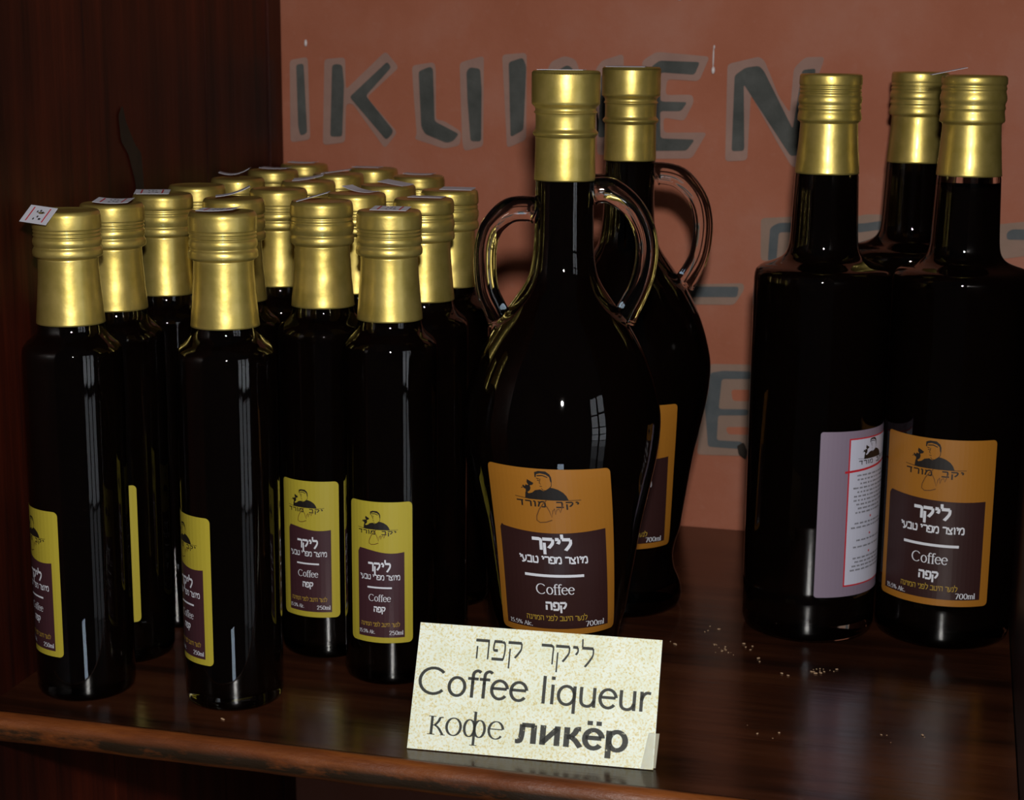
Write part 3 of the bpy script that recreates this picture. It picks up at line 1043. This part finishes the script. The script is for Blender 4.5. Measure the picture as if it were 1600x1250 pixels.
for i, (key, x, y, lab_ang, desc, var, stk) in enumerate(SMALL):
    rz = math.atan2(-x, y) + R(lab_ang)
    root = empty('small_bottle', (x, y, 0), rz, desc, 'bottle', GS)
    root.scale.z = {'A': 1.006, 'B': 1.010, 'D': 1.004}.get(key, 1.0)
    lb = small_parts(root, var, first_label)
    if first_label is None:
        first_label = lb
    if stk:
        price_sticker(root, .2190, rz, stk[0], stk[1], stk[2], stk[3], stk[4], stk[5], bend=stk[6], bars=stk[7])

# --- tall straight 700 ml bottles
TR = .0335
TALL_GLASS = smooth_profile([(0, .0030), (.022, .0022, 1), (.0285, 0.0, 1), (.0305, .0004), (.0325, .0022), (TR, .0060, 1), (TR - .0001, .0245, 1), (TR - .0005, .0250, 1), (TR - .0001, .0255, 1), (TR, .0262, 1), (TR, .1780, 1), (.0334, .1812), (.0326, .1840), (.0300, .1862),
                             (.0250, .1880), (.0205, .1902), (.0178, .1935), (.0167, .1985), (.0162, .2080), (.0154, .2300, 1), (.0130, .2500, 1), (.0125, .2600, 1), (0, .2600)], 3)


def tall_liq(fill):
    p = [(0, .0085), (.026, .0080, 1), (.0300, .0100), (.0313, .0135, 1), (.0313, .1765, 1), (.0306, .1802), (.0270, .1838), (.0205, .1868), (.0170, .1905), (.0150, .1960), (.0145, .2080)]
    if fill < .23:
        p += [(.0142, fill, 1), (0, fill)]
    else:
        p += [(.0138, .2310, 1), (.0115, .2400, 1), (0, .2400)]
    return smooth_profile(p, 3)


TALL_SLEEVE = smooth_profile([(.0153, .2318, 1), (.0156, .2318, 1), (.0152, .2370), (.0145, .2450), (.0140, .2530), (.0138, .2570, 1), (.0128, .2570, 1)], 4)


def tall_cap(kind):
    if kind == 'rings':
        p = [(0, .0010), (.0118, .0008), (.0136, .0003), (.0145, .0006), (.0150, .0016), (.0151, .0050), (.0147, .0060), (.0150, .0070), (.0146, .0080), (.0150, .0090), (.0147, .0100), (.0152, .0115), (.0153, .0135),
             (.0148, .0150), (.0152, .0165), (.0148, .0178), (.0152, .0195), (.0154, .0215), (.0151, .0226), (.0143, .0231), (.0139, .0238)]
    else:
        p = [(0, .0010), (.0118, .0008), (.0136, .0003), (.0147, .0006), (.0154, .0016), (.0155, .0040), (.0150, .0052), (.0154, .0066), (.0151, .0078), (.0156, .0100), (.0157, .0120), (.0150, .0142), (.0153, .0158),
             (.0149, .0172), (.0152, .0195), (.0154, .0212), (.0151, .0224), (.0143, .0229), (.0139, .0236)]
    return [(r, .2798 - d) for r, d in smooth_profile(p, 3)]


tall_glass = lathe('glass', TALL_GLASS, 96)
tall_glass.materials.append(M['glass'])
tall_sleeve = lathe('foil_sleeve', TALL_SLEEVE, 72, None, .00005, 3)
tall_sleeve.materials.append(M['gold'])
GT = 'tall straight 700 ml coffee liqueur bottles'
TALL = [
    (-.0668, .8506, 'rings', .30, 56, 'back', 'tall straight bottle left of the pair, its grey back label turned to the front', None),
    (.0004, .8600, 'smooth', .2268, -12.5, 'front', 'tall straight bottle at right edge, ochre label facing front, sticker lifting off cap', (-.0125, .001, 10, 0, -12, .0016, 0, False)),
    (-.0276, .9500, 'rings', .30, 165, 'front', 'tall straight bottle standing behind the gap between the other two, only its upper half visible', None),
]
for i, (x, y, capk, fill, ang, labk, desc, stk) in enumerate(TALL):
    rz = math.atan2(-x, y) + R(ang)
    root = empty('tall_bottle', (x, y, 0), rz, desc, 'bottle', GT)
    link_obj('glass', tall_glass, None, root)
    link_obj('liqueur', lathe('liqueur', tall_liq(fill), 72), M['liqueur'], root)
    link_obj('foil_sleeve', tall_sleeve, None, root)
    link_obj('screw_cap', lathe('screw_cap', tall_cap(capk), 120, (.2798 - .0050, .2798 - .0016, .00012), .00005, i + 3), M['gold'], root)
    if labk == 'front':
        front_label(root, cyl_surf(TR), .0600, .0838, .0235, 'round', False)
    else:
        back_label(root, cyl_surf(TR), .0600, .0842, .0250)
    if stk:
        price_sticker(root, .2795, rz, stk[0], stk[1], stk[2], stk[3], stk[4], stk[5], bend=stk[6], bars=stk[7])

# --- handled amphora bottles
AMPH_PTS = [(0, .0040), (.020, .0030, 1), (.0275, 0.0, 1), (.0298, .0004), (.0316, .0022), (.0324, .0055), (.0320, .0100), (.0303, .0148), (.0284, .0195), (.0275, .0250), (.0277, .0300), (.0290, .0360), (.0309, .0430),
            (.0328, .0555), (.0364, .0797), (.0389, .0920), (.0413, .1036), (.0429, .1120), (.0440, .1215), (.0443, .1290), (.0435, .1360), (.0408, .1470), (.0370, .1575), (.0330, .1655), (.0285, .1730), (.0242, .1790),
            (.0203, .1845), (.0170, .1895), (.0147, .1950), (.0134, .2040), (.0129, .2150), (.0128, .2300), (.0128, .2350, 1), (.0120, .2600, 1), (.0120, .2700, 1), (0, .2700)]
AMPH_GLASS = smooth_profile(AMPH_PTS, 3)
liq_pts = [(0, .0110), (.0230, .0105, 1), (.0275, .0130), (.0270, .0170), (.0258, .0220), (.0253, .0270), (.0262, .0330), (.0285, .0430), (.0306, .0555), (.0342, .0797), (.0367, .0920), (.0391, .1036), (.0407, .1120),
           (.0418, .1215), (.0421, .1290), (.0413, .1355), (.0386, .1460), (.0348, .1560), (.0308, .1638), (.0263, .1712), (.0220, .1772), (.0181, .1828), (.0148, .1880), (.0124, .1940), (.0111, .2040), (.0107, .2150), (.0106, .2420, 1), (0, .2420)]
AMPH_LIQ = smooth_profile(liq_pts, 3)


def prof_r(prof, z):
    best = .03
    for (r0, z0), (r1, z1) in zip(prof[:-1], prof[1:]):
        if z0 <= z <= z1 and z1 > z0 and r0 > .02:
            best = r0 + (r1 - r0) * (z - z0) / (z1 - z0)
    return best


def amph_surf(skew_top, z0, z1):
    def f(s, t, off):
        r = prof_r(AMPH_GLASS, t)
        a = -math.pi / 2 + s / r + R(skew_top) * (t - z0) / (z1 - z0)
        return ((r + off) * math.cos(a), (r + off) * math.sin(a), t)
    return f


AC = [(r, .2818 - d) for r, d in smooth_profile([(0, .0010), (.0120, .0008), (.0133, .0002), (.0142, .0004), (.0147, .0012), (.0148, .0020), (.0148, .0132), (.0144, .0146), (.0133, .0158), (.0132, .0170), (.0138, .0180), (.0131, .0186),
                                                (.0130, .0230), (.0131, .0250), (.0140, .0262), (.0141, .0270), (.0134, .0280), (.0130, .0288), (.0131, .0380), (.0133, .0463), (.0130, .0464)], 3)]
amph_cap = lathe('foil_capsule', AC, 160, (.2818 - .0022, .2818 - .0004, .00030), .00003, 9)
amph_cap.materials.append(M['gold'])
amph_glass = lathe('glass', AMPH_GLASS, 112)
amph_glass.materials.append(M['glass'])
amph_liq = lathe('liqueur', AMPH_LIQ, 80)
amph_liq.materials.append(M['liqueur'])
HR = [(.0118, .2300), (.0145, .2306), (.0205, .2302), (.0287, .2245), (.0342, .2157), (.0364, .2061), (.0357, .1962), (.0331, .1870), (.0298, .1800), (.0268, .1735)]
HL = [(-.0118, .2215), (-.0150, .2222), (-.0237, .2214), (-.0308, .2152), (-.0340, .2072), (-.0345, .1962), (-.0333, .1860), (-.0305, .1790), (-.0275, .1722)]
HR2 = [(.0118, .2275), (.0150, .2286), (.0256, .2263), (.0346, .2166), (.0379, .2058), (.0380, .1956), (.0364, .1862), (.0335, .1795), (.0290, .1715)]
rad = lambda n: [.0062] + [.0056] * 2 + [.0050] * (n - 5) + [.0053, .0060]
GA = 'two-handled glass coffee liqueur bottles'
for i, (x, y, skew, desc, stk, hands) in enumerate([
    (-.1692, .7248, -9, 'front two-handled round bottle behind the cream card, ochre label and both clear handles visible', (-.002, .000, 3, 0, 0, .0006, 0, False), (HL, HR)),
    (-.1670, .8605, 0, 'rear two-handled round bottle half hidden by the front one, strip of ochre label showing', (-.003, .001, 4, 2, 0, .0005, 0, False), (HL, HR2)),
]):
    rz = math.atan2(-x, y)
    root = empty('handled_bottle', (x, y, 0), rz, desc, 'bottle', GA)
    link_obj('glass', amph_glass, None, root)
    link_obj('liqueur', amph_liq, None, root)
    link_obj('foil_capsule', amph_cap, None, root)
    for hp in hands:
        h = link_obj('handle', tube_mesh('handle', [(a, 0, z) for a, z in hp], rad(len(hp)), 22), M['glass'], root)
        h['label'] = 'clear glass ear-shaped handle'
    front_label(root, amph_surf(skew, .0372, .1160), .0572, .0788, .0372, 'amphora', False)
    price_sticker(root, .2812, rz, stk[0], stk[1], stk[2], stk[3], stk[4], stk[5], sx=.020, bend=stk[6], bars=stk[7])

# ------------------------------------------------------------------ the cream card
CW, CH, LEAN = .1046, .0535, 27
card_rz = math.atan2(.64829 - .64167, -.11062 + .21504)
card = empty('name_card', (-.16283, .64498, 0), card_rz, 'folded cream mottled card lettered in three languages, leaning at the shelf edge', 'sign')
up = Vector((0, math.sin(R(LEAN)), math.cos(R(LEAN))))
nrm = Vector((0, -math.cos(R(LEAN)), math.sin(R(LEAN))))


def card_surf(s, t, off):
    return Vector((s, 0, 0.0004)) + up * t + nrm * off


bm = bmesh.new()
vs = []
pts = [(-CW / 2, 0), (CW / 2 - .0045, 0), (CW / 2, .0), (CW / 2, CH), (-CW / 2, CH)]
fr = [bm.verts.new(card_surf(s, t, 0)) for s, t in pts]
bk = [bm.verts.new(card_surf(s, t, -.0005)) for s, t in pts]
bm.faces.new(fr)
bm.faces.new(bk[::-1])
for i in range(len(pts)):
    j = (i + 1) % len(pts)
    bm.faces.new((fr[j], fr[i], bk[i], bk[j]))
bmesh.ops.recalc_face_normals(bm, faces=bm.faces[:])
link_obj('front_panel', from_bm('front_panel', bm), M['card'], card)
# the rear leg of the fold
top_y, top_z = up.y * CH, up.z * CH
bm = bmesh.new()
leg = [(-CW / 2 + .006, top_y, top_z - .0006), (CW / 2 - .016, top_y, top_z - .0006), (CW / 2 - .016, top_y + .010, 0.0003), (-CW / 2 + .006, top_y + .010, 0.0003)]
fr = [bm.verts.new(p) for p in leg]
bk = [bm.verts.new((p[0], p[1] + .0005, p[2])) for p in leg]
bm.faces.new(fr)
bm.faces.new(bk[::-1])
for i in range(4):
    bm.faces.new((fr[(i + 1) % 4], fr[i], bk[i], bk[(i + 1) % 4]))
bmesh.ops.recalc_face_normals(bm, faces=bm.faces[:])
link_obj('rear_leg', from_bm('rear_leg', bm), M['card'], card)
cx = lambda px: (px - 771) / 1200.0 * .1046      # crop pixels measured along the card's width


def card_text(s, px0, px1, base, h, pen, serif, mat, slope=0.0, space=.34):
    polys = place(text(s, pen, serif, space=space), (px0 + px1) / 2, base, h, (px1 - px0))
    decal('lettering', polys, card_surf, M[mat], card, None, .00012)


mm = .001
card_text('ליקר קפה', -27.5 * mm, 24.5 * mm, 39.8 * mm, 8.2 * mm, (.035, .075), False, 'ink', space=.75)
card_text('Coffee liqueur', -51.0 * mm, 49.5 * mm, 23.2 * mm, 11.6 * mm, (.052, .052), False, 'ink', space=.36)
card_text('кофе', -44.2 * mm, -11.2 * mm, 6.5 * mm, 11.0 * mm, (.048, .020), True, 'ink')
card_text('ликёр', -6.8 * mm, 41.0 * mm, 6.2 * mm, 11.4 * mm, (.085, .080), False, 'ink_worn')
# the folded-back tab behind the lower right corner
bm = bmesh.new()
tab = [(CW / 2 - .008, .0012, .0003), (CW / 2 + .0008, .0020, .0003), (CW / 2 + .0014, .0085, .0128), (CW / 2 - .006, .0080, .0128)]
fr = [bm.verts.new(p) for p in tab]
bk = [bm.verts.new((p[0], p[1] + .0004, p[2])) for p in tab]
bm.faces.new(fr)
bm.faces.new(bk[::-1])
for i in range(4):
    bm.faces.new((fr[(i + 1) % 4], fr[i], bk[i], bk[(i + 1) % 4]))
bmesh.ops.recalc_face_normals(bm, faces=bm.faces[:])
link_obj('folded_tab', from_bm('folded_tab', bm), M['tab'], card)
# tape at the lower right corner
t = decal('tape', [[(CW / 2 - .0052, .0002), (CW / 2 - .0002, .0002), (CW / 2 - .0002, .0150), (CW / 2 - .0028, .0148)]], card_surf, M['tape'], card, None, .0003)
